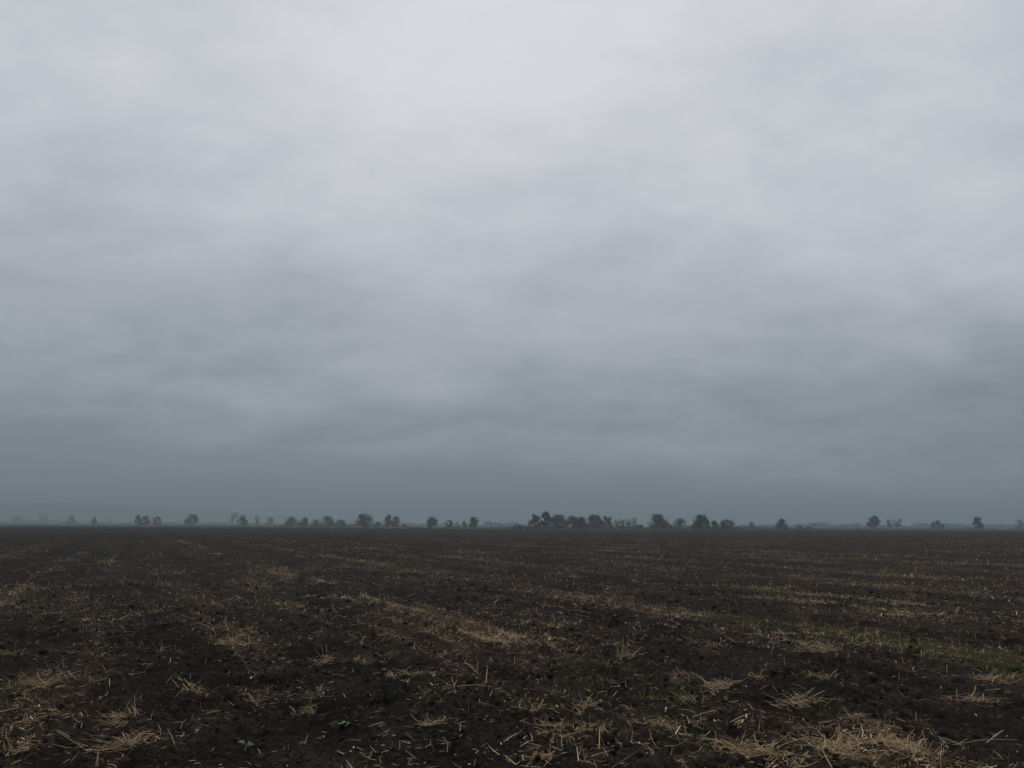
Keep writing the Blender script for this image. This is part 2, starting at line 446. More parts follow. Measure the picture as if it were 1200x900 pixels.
def tree(name, px, w_px, top, D, shape, leafmat, seed, label, cat='tree', group=None, fill=1.0):
    g = np.random.default_rng(seed)
    base = far_point(px, D)
    by = horizon_y(px) + CAM_H * F / D
    h = (by - top) / F * D
    w = w_px / F * D / 2 * (1.45 if shape == 'tall' else 1.28)
    root = link(name, None, loc=(base[0], base[1], -0.05), rot=(0, 0, g.uniform(0, 6.28)))
    root.empty_display_size = 1.0
    tag(root, label, cat, group)
    low = {'dome': 0.0, 'round': 0.04, 'stem': 0.12, 'bare': 0.18, 'tall': 0.02}[shape]
    # trunk and limbs
    parts = []
    lean = g.normal(0, 0.04, 2)
    th = h * (0.62 if shape != 'dome' else 0.45)
    tr = max(0.07, 0.024 * h)
    tz = np.linspace(0, th, 6)
    bend = np.column_stack([lean[0] * tz + 0.02 * h * np.sin(tz / th * 3 + seed), lean[1] * tz + 0.02 * h * np.cos(tz / th * 2.4 + seed), tz])
    parts.append(tube(bend, tr * np.linspace(1.25, 0.4, 6), 6))
    nl = {'bare': 15, 'stem': 9}.get(shape, 8)
    tips = []
    for q in range(nl):
        k0 = g.uniform(max(low, 0.12), 0.95); s0 = np.array([np.interp(k0 * th, tz, bend[:, c]) for c in range(3)])
        az = g.uniform(0, 6.28); up = g.uniform(0.5, 1.2)
        ln = (0.75 if shape == 'bare' else 0.6) * w * g.uniform(0.6, 1.25)
        e = s0 + np.array([np.cos(az) * ln, np.sin(az) * ln, min(ln * up + 0.15 * h, h * 0.98 - s0[2])])
        mid = (s0 + e) / 2 + np.array([np.cos(az), np.sin(az), -0.6]) * ln * 0.12
        parts.append(tube([s0, mid, e], tr * np.array([0.42, 0.3, 0.14]), 4)); tips.append(e)
        for q2 in range(2 if shape == 'bare' else 1):
            a2 = az + g.uniform(-1, 1)
            e2 = mid + np.array([np.cos(a2) * ln * 0.5, np.sin(a2) * ln * 0.5, g.uniform(0.3, 0.8) * ln])
            e2[2] = min(e2[2], h)
            parts.append(tube([mid, (mid + e2) / 2, e2], tr * np.array([0.25, 0.18, 0.08]), 3)); tips.append(e2)
    V, f = join(parts)
    link('trunk', mesh_from(name + '_trunk', V, f, M_BARK, True), root)
    # crown: leaf clumps on uneven lobes
    nlobe = {'dome': 17, 'round': 16, 'stem': 13, 'bare': 12, 'tall': 15}[shape]
    pts, tint = [], []
    n_all = int({'bare': 260}.get(shape, 1300) * fill * min(2.2, max(0.5, w_px / 12)))
    for q in range(nlobe):
        fz = (q + g.uniform(0, 1)) / nlobe
        zc = h * (low + (1 - low) * (0.10 + 0.80 * fz))
        if shape == 'dome': rw = math.sqrt(max(0.05, 1 - (fz * 0.92) ** 2))
        elif shape == 'tall': rw = 0.5 + 0.5 * math.sin(math.pi * min(1, 0.15 + fz * 0.8))
        else: rw = math.sin(math.pi * (0.22 + 0.66 * fz)) ** 0.7
        lr = w * g.uniform(0.22, 0.46)
        off = max(0.0, w * rw - lr) * g.uniform(0.55, 1.05)
        az = g.uniform(0, 6.28)
        c = np.array([np.cos(az) * off, np.sin(az) * off, zc])
        c[2] = min(c[2], h - lr * 0.55)
        n = max(8, int(n_all / nlobe))
        d = g.normal(size=(n, 3)); d /= np.linalg.norm(d, axis=1)[:, None]
        rad = lr * g.uniform(0.15, 1.0, (n, 1)) ** 0.5 * (0.75 + 0.75 * g.random((n, 1)) ** 2.5)
        p = c + d * rad * np.array([1, 1, 0.85])
        pts.append(p); tint.append(np.clip(g.normal(0.5 + 0.18 * g.normal(), 0.2, n), 0, 1))
    if shape == 'bare':
        tp = np.array(tips)[g.integers(0, len(tips), 160)] + g.normal(0, 0.10 * w, (160, 3))
        pts = pts[:5] + [tp]; tint = tint[:5] + [g.uniform(0.2, 0.8, 160)]
    p = np.vstack(pts); t = np.concatenate(tint)
    ok = (p[:, 2] > 0.03 * h) & (p[:, 2] < h * 1.04)
    p, t = p[ok], t[ok]
    V, f = leaf_cloud(p, 0.032 * h + 0.10, g)
    link('crown', mesh_from(name + '_crown', V, f, M_LEAF[leafmat], False, np.repeat(t, 4)), root)
    return root

G1, G2 = 'trees along the far edge of the field', 'faint trees fading in the haze'
# name, pixel x, width, top y, distance, shape, leaves, label, category, group
TREES = [
 ('hazy_tree', 20, 16, 604, 1700, 'round', 0, 'faintest grey tree at the far left end of the horizon', 'tree', G2, .9),
 ('hazy_tree', 50, 12, 601.5, 1500, 'bare', 0, 'faint tall thin-crowned tree second from the left end of the horizon', 'tree', G2, 1),
 ('hazy_tree', 83, 9, 604, 1150, 'round', 0, 'small faint tree just left of the small dark bush at left', 'tree', G2, .9),
 ('small_tree', 110, 7.5, 606, 820, 'dome', 2, 'small narrow dark bush standing alone near the left end', 'bush', G1, 1),
 ('hazy_tree', 128, 5, 606, 1700, 'bare', 0, 'barely visible thin tree between small dark bush and twin-topped tree', 'tree', G2, 1),
 ('field_tree', 162.5, 8.5, 603, 740, 'tall', 2, 'left half of the dark twin-topped tree beside the pale tree', 'tree', G1, 1.2),
 ('field_tree', 170, 8.5, 604, 750, 'tall', 2, 'right half of the dark twin-topped tree beside the pale tree', 'tree', G1, 1.2),
 ('pale_tree', 180, 6, 603, 760, 'tall', 3, 'pale yellowish tree, the only light-coloured one on the horizon', 'tree', G1, .8),
 ('small_tree', 184, 8, 605, 745, 'round', 0, 'small grey tree directly right of the pale tree', 'tree', G1, .9),
 ('field_tree', 224.5, 15, 603, 740, 'stem', 2, 'lone dark round tree narrowing to its trunk, left of centre', 'tree', G1, 1.1),
 ('hazy_tree', 272, 12, 600, 1300, 'bare', 0, 'tall faint see-through tree behind a dark rounded bush', 'tree', G2, 1),
 ('bush', 284, 13, 604, 690, 'dome', 0, 'dark rounded bush right of the tall see-through tree', 'bush', G1, 1),
 ('hazy_tree', 301, 6, 604, 1050, 'tall', 0, 'slim faint tree standing left of a small hazy round one', 'tree', G2, .8),
 ('hazy_tree', 316, 10, 605.5, 1150, 'round', 0, 'small hazy round tree left of the long hedge-like bush', 'tree', G2, .9),
 ('bush', 341, 19, 606, 670, 'dome', 0, 'long low hedge-like bush, left one of a touching pair', 'bush', G1, 1.1),
 ('bush', 356, 14, 606.5, 665, 'dome', 2, 'rounded dark bush touching the right end of the long low one', 'bush', G1, 1),
 ('bush', 371, 14, 609, 640, 'dome', 0, 'low bush under the left side of a rounder taller tree', 'bush', G1, 1),
 ('field_tree', 383, 17, 605, 650, 'round', 2, 'round dark tree between two low bushes', 'tree', G1, 1),
 ('bush', 399, 15, 609, 620, 'dome', 2, 'low dark bush in the gap before the largest round tree', 'bush', G1, 1),
 ('field_tree', 427, 20, 602.5, 590, 'round', 2, 'broad dark round tree, the biggest left of the central grove', 'tree', G1, 1.3),
 ('bush', 443, 9, 611, 600, 'dome', 0, 'low shrub tucked against the right side of the broad dark tree', 'bush', G1, 1),
 ('field_tree', 455, 10.5, 603, 570, 'tall', 0, 'taller left tree of a close pair with a notch between', 'tree', G1, 1),
 ('field_tree', 463, 11, 605, 570, 'round', 0, 'shorter right tree of a close pair with a notch between', 'tree', G1, 1),
 ('bush', 473.5, 4.5, 613, 580, 'dome', 2, 'tiny lone shrub right of the close pair of trees', 'bush', G1, .7),
 ('field_tree', 506, 13, 606, 480, 'stem', 2, 'small dark tree with a narrow stem, left of a tiny round one', 'tree', G1, 1.1),
 ('small_tree', 526, 9, 609, 500, 'round', 0, 'tiny round tree standing between two stemmed trees', 'tree', G1, 1),
 ('hazy_tree', 535, 7, 611, 1100, 'round', 0, 'very faint little tree behind the gap left of a slim sapling', 'tree', G2, .7),
 ('small_tree', 544, 5, 610.5, 520, 'stem', 2, 'slim sapling just left of a leaning stemmed tree', 'tree', G1, .8),
 ('field_tree', 556, 12.5, 605.5, 470, 'stem', 0, 'round tree on a visible thin trunk, last before the open gap', 'tree', G1, 1),
 ('hazy_tree', 574, 8, 610, 1200, 'round', 0, 'faint round tree alone in the open gap left of the grove', 'tree', G2, .7),
 ('bush', 606, 13, 615, 425, 'dome', 2, 'low flat dark bush just left of the central grove', 'bush', G1, 1),
 ('bush', 618, 6, 616.5, 425, 'dome', 2, 'tiny dark shrub at the foot of the grove, left end', 'bush', G1, .8),
 ('field_tree', 627, 12, 603, 440, 'tall', 2, 'leftmost tall tree of the central grove', 'tree', G1, 1.2),
 ('field_tree', 638.5, 12, 599.5, 440, 'stem', 2, 'tallest tree on the horizon, dark round top above the grove', 'tree', G1, 1.3),
 ('field_tree', 655, 27, 603.5, 450, 'dome', 0, 'wide grey tree of the grove, right of the tallest one', 'tree', G1, 1.2),
 ('field_tree', 671, 21, 605, 455, 'dome', 1, 'brownish middle tree of the grove', 'tree', G1, 1.1),
 ('field_tree', 681, 20, 606, 435, 'dome', 0, 'greener low-skirted tree in the right half of the grove', 'tree', G1, 1.1),
 ('field_tree', 697, 21, 603, 450, 'dome', 2, 'rounded dark tree closing the right end of the grove', 'tree', G1, 1.1),
 ('field_tree', 712, 13, 605, 470, 'tall', 0, 'separate upright tree just right of the grove', 'tree', G1, 1),
 ('small_tree', 723.5, 7, 607, 520, 'bare', 0, 'first of four thin sparse trees right of the grove', 'tree', G1, 1),
 ('small_tree', 729.5, 6, 608.5, 500, 'tall', 0, 'second of four thin sparse trees right of the grove', 'tree', G1, .8),
 ('small_tree', 736.5, 7, 607, 500, 'bare', 2, 'third of four thin sparse trees right of the grove', 'tree', G1, 1.2),
 ('small_tree', 743.5, 7, 607, 510, 'bare', 0, 'fourth of four thin sparse trees, beside the wide olive tree', 'tree', G1, 1.1),
 ('bush', 750, 11, 614.5, 450, 'dome', 1, 'low scrubby bush at the left foot of the wide olive tree', 'bush', G1, .8),
 ('field_tree', 772, 27, 603, 460, 'dome', 1, 'wide olive-brown dome-shaped tree, paler than its neighbours', 'tree', G1, 1.2),
 ('bush', 798, 22, 607.5, 540, 'dome', 0, 'hazy low bushy tree between the olive dome and the dark dome', 'bush', G1, .7),
 ('field_tree', 822, 21, 603.5, 430, 'dome', 2, 'dark green dome-shaped tree with a pointed top', 'tree', G1, 1.2),
 ('bush', 836.5, 13, 610, 430, 'dome', 2, 'small bush against the right side of the dark green dome', 'bush', G1, 1),
 ('bush', 852.5, 18, 609, 440, 'dome', 2, 'wide low dome bush, last of the row right of the grove', 'bush', G1, 1),
 ('small_tree', 881, 6.5, 611.5, 560, 'round', 2, 'tiny dark tree alone between two dome-shaped bushes', 'tree', G1, .8),
 ('field_tree', 916.5, 14.5, 608, 500, 'dome', 2, 'lone dark dome bush in the open right of the tree row', 'bush', G1, 1.1),
 ('bush', 937, 8, 615.5, 480, 'dome', 0, 'low scrub patch right of the lone dark dome', 'bush', G1, .7),
 ('bush', 947, 9, 616.5, 480, 'dome', 0, 'flattest scrub patch, farther right of the lone dark dome', 'bush', G1, .7),
 ('hazy_tree', 953, 6, 612, 1000, 'round', 0, 'small faint tree above the flattest scrub patch', 'tree', G2, .8),
 ('field_tree', 1023.5, 14, 604, 560, 'stem', 0, 'tallest tree at right, ragged crown on a short trunk', 'tree', G1, 1.1),
 ('small_tree', 1043, 6, 608, 560, 'bare', 2, 'thin upright sparse tree, left of a forked one', 'tree', G1, 1.4),
 ('small_tree', 1052.5, 9, 608, 565, 'bare', 2, 'thin forked sparse tree like a letter V', 'tree', G1, 1.4),
 ('small_tree', 1094, 6, 611, 600, 'round', 0, 'small tree leaning against the left of a flat spreading one', 'tree', G1, .9),
 ('field_tree', 1101.5, 12, 610, 600, 'stem', 0, 'flat spreading tree in a pair, far right half', 'tree', G1, .8),
 ('field_tree', 1146.5, 11.5, 606, 560, 'stem', 2, 'dark square-topped tree on a short trunk near right end', 'tree', G1, 1.2),
 ('hazy_tree', 1195, 11, 609, 950, 'round', 0, 'hazy tree at the right end of the horizon', 'tree', G2, 1),
]
for i, (nm, px, w, top, D, sh, lm, lab, cat, grp, fill) in enumerate(TREES):
    tree(nm, px, w, top, D, sh, lm, 100 + i, lab, cat, grp, fill)

# far woods that read as one mass
def woods():
    g = np.random.default_rng(77)
    P, T = [], []
    for x0, x1, hp, D in ((-80, 100, 5, 2000), (100, 330, 3.2, 2100), (330, 560, 3.0, 2000), (560, 625, 5, 1700), (860, 930, 3, 1700), (926, 1012, 5.5, 1600),
                          (1012, 1066, 3, 1800), (1066, 1142, 5, 1550), (1142, 1300, 5, 1600)):
        n = int((x1 - x0) * 34)
        px = g.uniform(x0, x1, n)
        top = hp / F * D * (0.15 + 1.3 * fbm(px / 5.0, px * 0, int(x0) % 17, 3)) * np.clip(np.minimum(px - x0, x1 - px) / 8, 0.25, 1)
        xy = np.array([far_point(p, D) for p in px]) + np.column_stack([np.zeros(n), g.uniform(-25, 25, n)])
        P.append(np.column_stack([xy, top * g.random(n) ** 0.6])); T.append(g.uniform(0.1, 0.8, n))
    V, f = leaf_cloud(np.vstack(P), 1.3, g)
    tag(link('distant_woodland', mesh_from('distant_woodland', V, f, M_LEAF[2], False, np.repeat(np.concatenate(T), 4))),
        'low blue-grey belt of woods on the horizon behind the trees', 'woodland', kind='stuff')
woods()

def undergrowth():
    """uncountable low scrub and weeds along the far edge of the field"""
    g = np.random.default_rng(78)
    P, T = [], []
    for x0, x1, hp, D, dens in ((-60, 330, 1.6, 840, 10), (330, 475, 2.8, 690, 26), (475, 600, 1.8, 520, 12), (600, 755, 3.4, 470, 30), (755, 870, 3.2, 460, 28),
                                (870, 960, 2.2, 520, 16), (960, 1260, 1.6, 640, 10), (-60, 600, 2.4, 1150, 16), (600, 1260, 2.4, 1050, 16)):
        n = int((x1 - x0) * dens)
        px = g.uniform(x0, x1, n)
        top = hp / F * D * np.clip(2.6 * (fbm(px / 9.0, px * 0 + hp, int(x0) % 13, 3) - 0.18), 0.12, 1.5)
        xy = np.array([far_point(p, D) for p in px]) + np.column_stack([np.zeros(n), g.uniform(-12, 12, n)])
        P.append(np.column_stack([xy, top * g.random(n) ** 0.7])); T.append(g.uniform(0.2, 0.9, n))
    V, f = leaf_cloud(np.vstack(P), 0.42, g)
    tag(link('undergrowth', mesh_from('undergrowth', V, f, M_LEAF[1], False, np.repeat(np.concatenate(T), 4))),
        'low hazy scrub and weeds along the far edge of the field', 'scrub', kind='stuff')
undergrowth()

# ------------------------------------------------------------------ clods
def clods():
    g = np.random.default_rng(3)
    t = (1 + 5 ** 0.5) / 2
    ico = np.array([(-1, t, 0), (1, t, 0), (-1, -t, 0), (1, -t, 0), (0, -1, t), (0, 1, t), (0, -1, -t), (0, 1, -t), (t, 0, -1), (t, 0, 1), (-t, 0, -1), (-t, 0, 1)]) / math.hypot(1, t)
    fac = np.array([(0, 11, 5), (0, 5, 1), (0, 1, 7), (0, 7, 10), (0, 10, 11), (1, 5, 9), (5, 11, 4), (11, 10, 2), (10, 7, 6), (7, 1, 8),
                    (3, 9, 4), (3, 4, 2), (3, 2, 6), (3, 6, 8), (3, 8, 9), (4, 9, 5), (2, 4, 11), (6, 2, 10), (8, 6, 7), (9, 8, 1)])
    n = 15000
    r = 3.6 * (26 / 3.6) ** (g.random(n) ** 0.85)
    th = g.uniform(-R(42), R(42), n)
    x, y = r * np.sin(th), r * np.cos(th)
    keep = g.random(n) < np.clip(2.2 * (fbm(x / 1.1, y / 1.1, 8, 2) - 0.22), 0.1, 1)
    x, y, r = x[keep], y[keep], r[keep]; n = len(x)
    s = np.exp(g.normal(math.log(0.0115), 0.58, n)) * (1 + 0.02 * r)
    s = np.clip(s, 0.006, 0.06)
    V = ico[None] * (1 + g.uniform(-0.3, 0.3, (n, 12, 1)))
    a = g.uniform(0, 6.28, n); ca, sa = np.cos(a)[:, None], np.sin(a)[:, None]
    sx = g.uniform(0.8, 1.4, (n, 1)); sz = g.uniform(0.55, 0.95, (n, 1))
    X = V[..., 0] * sx; Yv = V[..., 1]; Zv = V[..., 2] * sz
    P = np.stack([(X * ca - Yv * sa) * s[:, None] + x[:, None], (X * sa + Yv * ca) * s[:, None] + y[:, None],
                  Zv * s[:, None] + (height(x, y) + 0.25 * s)[:, None]], -1).reshape(-1, 3)
    Fc = (fac[None] + 12 * np.arange(n)[:, None, None]).reshape(-1, 3)
    tag(link('soil_clods', mesh_from('soil_clods', P, Fc, M_CLOD, False, np.repeat(np.clip(g.normal(0.45, 0.22, n), 0, 1), 12))),
        'crumbly dark clods of soil strewn over the near field', 'soil', kind='stuff')
clods()

# ------------------------------------------------------------------ loose straw over the field (nobody could count it)
def straw_batch(x, y, z0, az, pit, ln, wd, bend, tint, seg=2, flat=1.0):
    """many three-sided stalks of one or two segments"""
    n = len(x)
    d = np.stack([np.cos(az) * np.cos(pit), np.sin(az) * np.cos(pit), np.sin(pit)], -1)
    side = np.stack([-np.sin(az), np.cos(az), np.zeros(n)], -1)
    up = np.cross(d, side)
    p0 = np.stack([x, y, z0], -1)
    p1 = p0 + d * (ln / 2)[:, None] + (side * bend[:, :1] + up * bend[:, 1:]) * ln[:, None]
    p2 = p0 + d * ln[:, None]
    rings = []
    for p, k in (((p0, 1.0), (p1, 1.0), (p2, 0.55)) if seg == 2 else ((p0, 1.0), (p2, 0.7))):
        w = wd * k
        for a in (0.5, 2.6, 4.7):
            rings.append(p + side * (np.cos(a) * w * flat)[:, None] + up * (np.sin(a) * w)[:, None])
    V = np.stack(rings, 1).reshape(-1, 3)
    q = np.array([(k * 3 + j, k * 3 + (j + 1) % 3, k * 3 + 3 + (j + 1) % 3, k * 3 + 3 + j) for k in range(seg) for j in range(3)])
    m = 3 * (seg + 1)
    Fc = (q[None] + m * np.arange(n)[:, None, None]).reshape(-1, 4)
    return V, Fc, np.repeat(tint, m)
def litter_belt(seed, n, r0, r1, seg, gain):
    g = np.random.default_rng(seed)
    r = r0 * (r1 / r0) ** g.random(n)
    th = g.uniform(-R(42), R(42), n)
    x, y = r * np.sin(th), r * np.cos(th)
    s = straw_density(x, y)
    cl = np.clip((fbm(x / 0.14, y / 0.14, 33, 2) - 0.40) * 4.0, 0.10, 1)     # thrown in small heaps
    if r0 > 20: cl = np.clip((fbm(x / 0.6, y / 0.6, 34, 2) - 0.38) * 4.0, 0.10, 1)
    keep = g.random(n) < s * cl * gain
    x, y, r, s = x[keep], y[keep], r[keep], s[keep]; n = len(x)
    up = g.random(n) < 0.14
    leaf = (g.random(n) < 0.25) & ~up                                                 # flat torn leaf sheaths and chaff
    pit = np.where(up, g.uniform(0.5, 1.5, n), g.normal(0.08, 0.18, n))
    ln = np.where(up, g.uniform(0.03, 0.11, n), np.exp(g.normal(math.log(0.046), 0.55, n)))
    ln = np.clip(ln, 0.018, 0.24) * (1 + np.clip((r - 15) / 40, 0, 0.8))
    wd = g.uniform(0.0010, 0.0024, n) * (1 + np.clip((r - 8) / 18, 0, 2.6))
    tint = np.clip(np.where(g.random(n) < 0.3, g.normal(0.86, 0.12, n), g.normal(0.44, 0.2, n)) + 0.16 * (s - 0.4) + 0.40 * (vnoise(x / 1.3, y / 1.3, 44) - 0.5) - np.clip((r - 15) / 120, 0, 0.10), 0.02, 1)
    return straw_batch(x, y, height(x, y) + 0.004 + g.uniform(0, 0.02, n), g.uniform(0, 2 * np.pi, n), pit, ln, wd,
                       g.normal(0, 0.04, (n, 2)), tint, seg, np.where(leaf, g.uniform(1.5, 3.2, n), 1.0))
def litter():
    parts = [litter_belt(8, 270000, 3.6, 12.0, 2, 0.46), litter_belt(9, 430000, 12.0, 34.0, 1, 0.95), litter_belt(10, 520000, 34.0, 260.0, 1, 0.95)]
    Vs, Fs, Ts, n = [], [], [], 0
    for V, f, t in parts:
        print('straw', len(f)); Vs.append(V); Fs.append(f + n); Ts.append(t); n += len(V)
    tag(link('straw_litter', mesh_from('straw_litter', np.vstack(Vs), np.vstack(Fs), M_STRAW, False, np.concatenate(Ts))),
        'broken straw and stubble scattered in pale rows over dark soil', 'straw', kind='stuff')
litter()

# thin green grass in the old tracks
def grass():
    g = np.random.default_rng(9)
    n = 900000
    r = 4.0 * (60 / 4.0) ** g.random(n)
    th = g.uniform(-R(44), R(44), n)
    x, y = r * np.sin(th), r * np.cos(th)
    keep = g.random(n) < green_density(x, y) * 0.55
    x, y, r = x[keep], y[keep], r[keep]; n = len(x)
    V, Fc, t = straw_batch(x, y, height(x, y) - 0.005, g.uniform(0, 6.28, n), g.uniform(0.35, 1.4, n), g.uniform(0.03, 0.10, n),
                           g.uniform(0.0016, 0.003, n) * (1 + np.clip((r - 8) / 14, 0, 2)), g.normal(0, 0.12, (n, 2)), np.clip(g.normal(0.5, 0.25, n), 0, 1))
    tag(link('grass', mesh_from('grass', V, Fc, M_GRASS, False, t)), 'thin green grass sprouting along the straw rows', 'grass', kind='stuff')
    print('grass', n)
grass()

# ------------------------------------------------------------------ single straw tufts, stalks and seedlings in the foreground
STALKS = []
for k in range(8):
    g = np.random.default_rng(200 + k)
    L = 1.0
    s = np.linspace(0, 1, 5)
    pts = np.column_stack([s * L, 0.08 * g.normal() * np.sin(s * 3.1) + 0.01 * g.normal(size=5), 0.08 * g.normal() * np.sin(s * 3.1) + 0.01 * g.normal(size=5)])
    V, f = tube(pts, np.array([1, 1.05, 1.0, 0.9, 0.55]) * 0.011, 4)
    STALKS.append(mesh_from('stalk', V, f, M_STRAW, True, np.full(len(V), 0.55 + 0.05 * k)))

def ground_z(p):
    return float(height(np.array([p[0]]), np.array([p[1]]))[0])

def tuft(px, py, w_px, h_px, n, bright, seed, label, slope=0.0):
    """a heap of straw: a tangled mat and single stalks sticking out"""
    g = np.random.default_rng(seed)
    P = on_ground(px, py); D = float(np.hypot(*P))
    hw = w_px / F * D / 2; hh = h_px / F * D
    root = link('straw_tuft', None, loc=(P[0], P[1], ground_z(P)))
    tag(root, label, 'straw tuft', 'straw tufts on the near field')
    # uneven: a few centres of different weight, thinning out into single pieces
    cs = g.normal(0, 1, (5, 2)) * np.array([0.55, 0.45]); pick = g.choice(5, n, p=np.array([.32, .26, .2, .13, .09]))
    sp = g.choice([0.16, 0.32, 0.9], n, p=[.32, .38, .30])[:, None]
    xy = (cs[pick] + g.normal(0, 1, (n, 2)) * sp) * np.array([hw, max(hw, 0.10) * 0.9])
    x = xy[:, 0]; y = xy[:, 1] + slope * x
    zz = height(P[0] + x, P[1] + y) - root.location.z
    az = np.where(g.random(n) < 0.6, g.normal(0.3 if slope >= 0 else -0.3, 0.5, n) + np.pi * (g.random(n) < 0.5), g.uniform(0, 6.28, n))
    pit = np.abs(g.normal(0.22, 0.22, n))
    ln = np.clip(np.exp(g.normal(-0.75, 0.5, n)) * max(hw, 0.11), 0.025, 0.24)
    V, Fc, t = straw_batch(x, y, zz + 0.004 + g.uniform(0, 1, n) ** 1.5 * 0.4 * hh, az, pit, ln, g.uniform(0.0009, 0.0023, n), g.normal(0, 0.05, (n, 2)),
                           np.clip(g.normal(bright + 0.05, 0.26, n), 0.02, 1))
    m = link('straw_mat', mesh_from('straw_mat', V, Fc, M_STRAW, False, t), root)
    m['kind'] = 'stuff'
    for k in range(5):
        x1, y1 = g.normal(0, 0.3 * hw), g.normal(0, 0.25 * hw)
        L = g.uniform(0.7, 1.25) * max(hh * 1.1, 0.07)
        link('stalk', STALKS[g.integers(0, 8)], root,
             (x1, y1, float(height(np.array([P[0] + x1]), np.array([P[1] + y1]))[0]) - root.location.z),
             (g.uniform(0, 6.28), -g.uniform(0.35, 1.35), g.uniform(0, 6.28)), (L, L * 0.16 / max(L, 0.1) * 1.0, L * 0.16 / max(L, 0.1) * 1.0))
    return root
TUFTS = [
 (47, 804, 46, 10, 60, .58, 'tan straw heap slanting up to the right, by the left edge', .5),
 (12, 769, 22, 10, 26, .55, 'straw tuft cut by the left edge above the slanting heap', .3),
 (108, 801, 26, 7, 24, .38, 'dull brown straw wisp right of the slanting heap', 0),
 (153, 849, 50, 12, 60, .58, 'long flat straw heap with one thin stalk rising, lower left', .1),
 (148, 880, 58, 14, 80, .60, 'biggest straw heap in the lower left corner, at the bottom', .45),
 (18, 886, 34, 22, 22, .55, 'looped straw standing in the bottom left corner', 0),
 (274, 758, 28, 12, 40, .68, 'bright yellowish straw heap in left middle ground', -.2),
 (264, 738, 30, 12, 36, .52, 'straw heap just behind the bright yellowish one', -.3),
 (240, 708, 26, 9, 24, .48, 'pinkish straw patch farther up the left row', .2),
 (184, 673, 14, 8, 14, .62, 'small pale straw spot far up the left row', 0),
 (182, 722, 14, 14, 14, .60, 'small upright straw sprig left of the left row', 0),
 (226, 814, 34, 14, 34, .48, 'loose pinkish straw tangle right of the dull brown wisp', -.3),
 (380, 781, 14, 22, 24, .72, 'narrow upright straw tuft with a bright tip', 0),
 (362, 842, 20, 20, 22, .62, 'small cone of upright straw in the bare dark patch', 0),
 (300, 838, 20, 14, 14, .45, 'arched loop of dry straw on bare soil', 0),
 (372, 818, 22, 8, 16, .55, 'flat straw pieces below the narrow bright-tipped tuft', 0),
 (470, 796, 20, 12, 24, .60, 'small straw tuft, left of a twin, left of centre', 0),
 (492, 797, 24, 8, 24, .60, 'flat straw tuft, right of its twin, left of centre', .2),
 (428, 776, 28, 7, 20, .48, 'thin flat straw wisp above the twin tufts', 0),
 (580, 752, 34, 16, 40, .62, 'upright straw tuft in the middle ground at centre', 0),
 (545, 735, 24, 10, 26, .60, 'straw tuft up and left of the centre upright one', 0),
 (522, 767, 20, 8, 22, .58, 'low straw tuft left of the centre, above bare soil', 0),
 (512, 857, 30, 12, 36, .62, 'flat tan straw heap alone on bare soil, bottom centre', .2),
 (725, 778, 30, 20, 44, .62, 'tall ragged straw tuft right of centre', 0),
 (643, 759, 26, 12, 30, .55, 'straw tuft left of the tall ragged one', -.2),
 (630, 843, 26, 16, 30, .60, 'angular straw tuft left of a green seedling', 0),
 (644, 858, 26, 10, 36, .60, 'dense straw tuft below the angular one', -.3),
 (662, 870, 26, 8, 34, .58, 'flat straw tuft behind a bright upright stub', -.3),
 (688, 843, 26, 14, 30, .58, 'arched straw tuft right of the green seedling', 0),
 (706, 859, 30, 10, 34, .52, 'brown straw tangle below the arched tuft', -.2),
 (624, 896, 30, 12, 36, .58, 'straw tuft cut by the bottom edge at centre', 0),
 (848, 812, 44, 12, 64, .64, 'long straw heap in the strong right row, left end', -.3),
 (940, 834, 40, 18, 60, .74, 'brightest upright straw tuft in the right foreground', -.1),
 (970, 767, 38, 12, 50, .62, 'arched straw heap below the green strip', .3),
 (966, 800, 32, 10, 32, .58, 'thin straw fringe behind the brightest tuft', -.2),
 (795, 799, 28, 14, 34, .52, 'tangled straw tuft left of the long right-row heap', -.2),
 (888, 801, 18, 10, 20, .55, 'small straw tuft between long heap and thin fringe', 0),
 (806, 825, 30, 10, 34, .56, 'straw tuft below the tangled one, right of centre', -.4),
 (784, 856, 38, 12, 40, .50, 'dull straw tangle in the lower right of centre', -.1),
 (888, 888, 66, 18, 120, .64, 'large thick straw heap at the bottom edge, right of centre', -.35),
 (992, 888, 44, 24, 90, .68, 'bushy golden straw clump at the bottom edge, right', 0),
 (1026, 884, 50, 20, 90, .62, 'wide brown straw clump right of the bushy golden one', -.2),
 (1000, 857, 36, 10, 44, .55, 'straw heap just above the golden clump', -.3),
 (1040, 867, 44, 12, 50, .55, 'long drooping straw heap above the wide brown clump', -.3),
 (1086, 885, 46, 16, 60, .55, 'sprawling straw clump at the bottom, right of the wide brown one', -.2),
 (1152, 796, 34, 12, 50, .58, 'straw tuft near the right edge below the green strip', -.2),
 (1186, 798, 34, 10, 50, .60, 'straw heap cut by the right edge below the green strip', -.2),
 (1150, 828, 44, 6, 34, .64, 'thin pale line of straw on dark soil near right edge', -.2),
 (1058, 724, 14, 12, 16, .62, 'small upright pale tuft beyond the green strip', 0),
 (884, 738, 16, 14, 18, .66, 'bright upright stubble tuft on the green strip', 0),
]
for i, (px, py, w, h, n, br, lab, sl) in enumerate(TUFTS):
    tuft(px, py, w, h, int(n * 1.9), br, 300 + i, lab, sl)

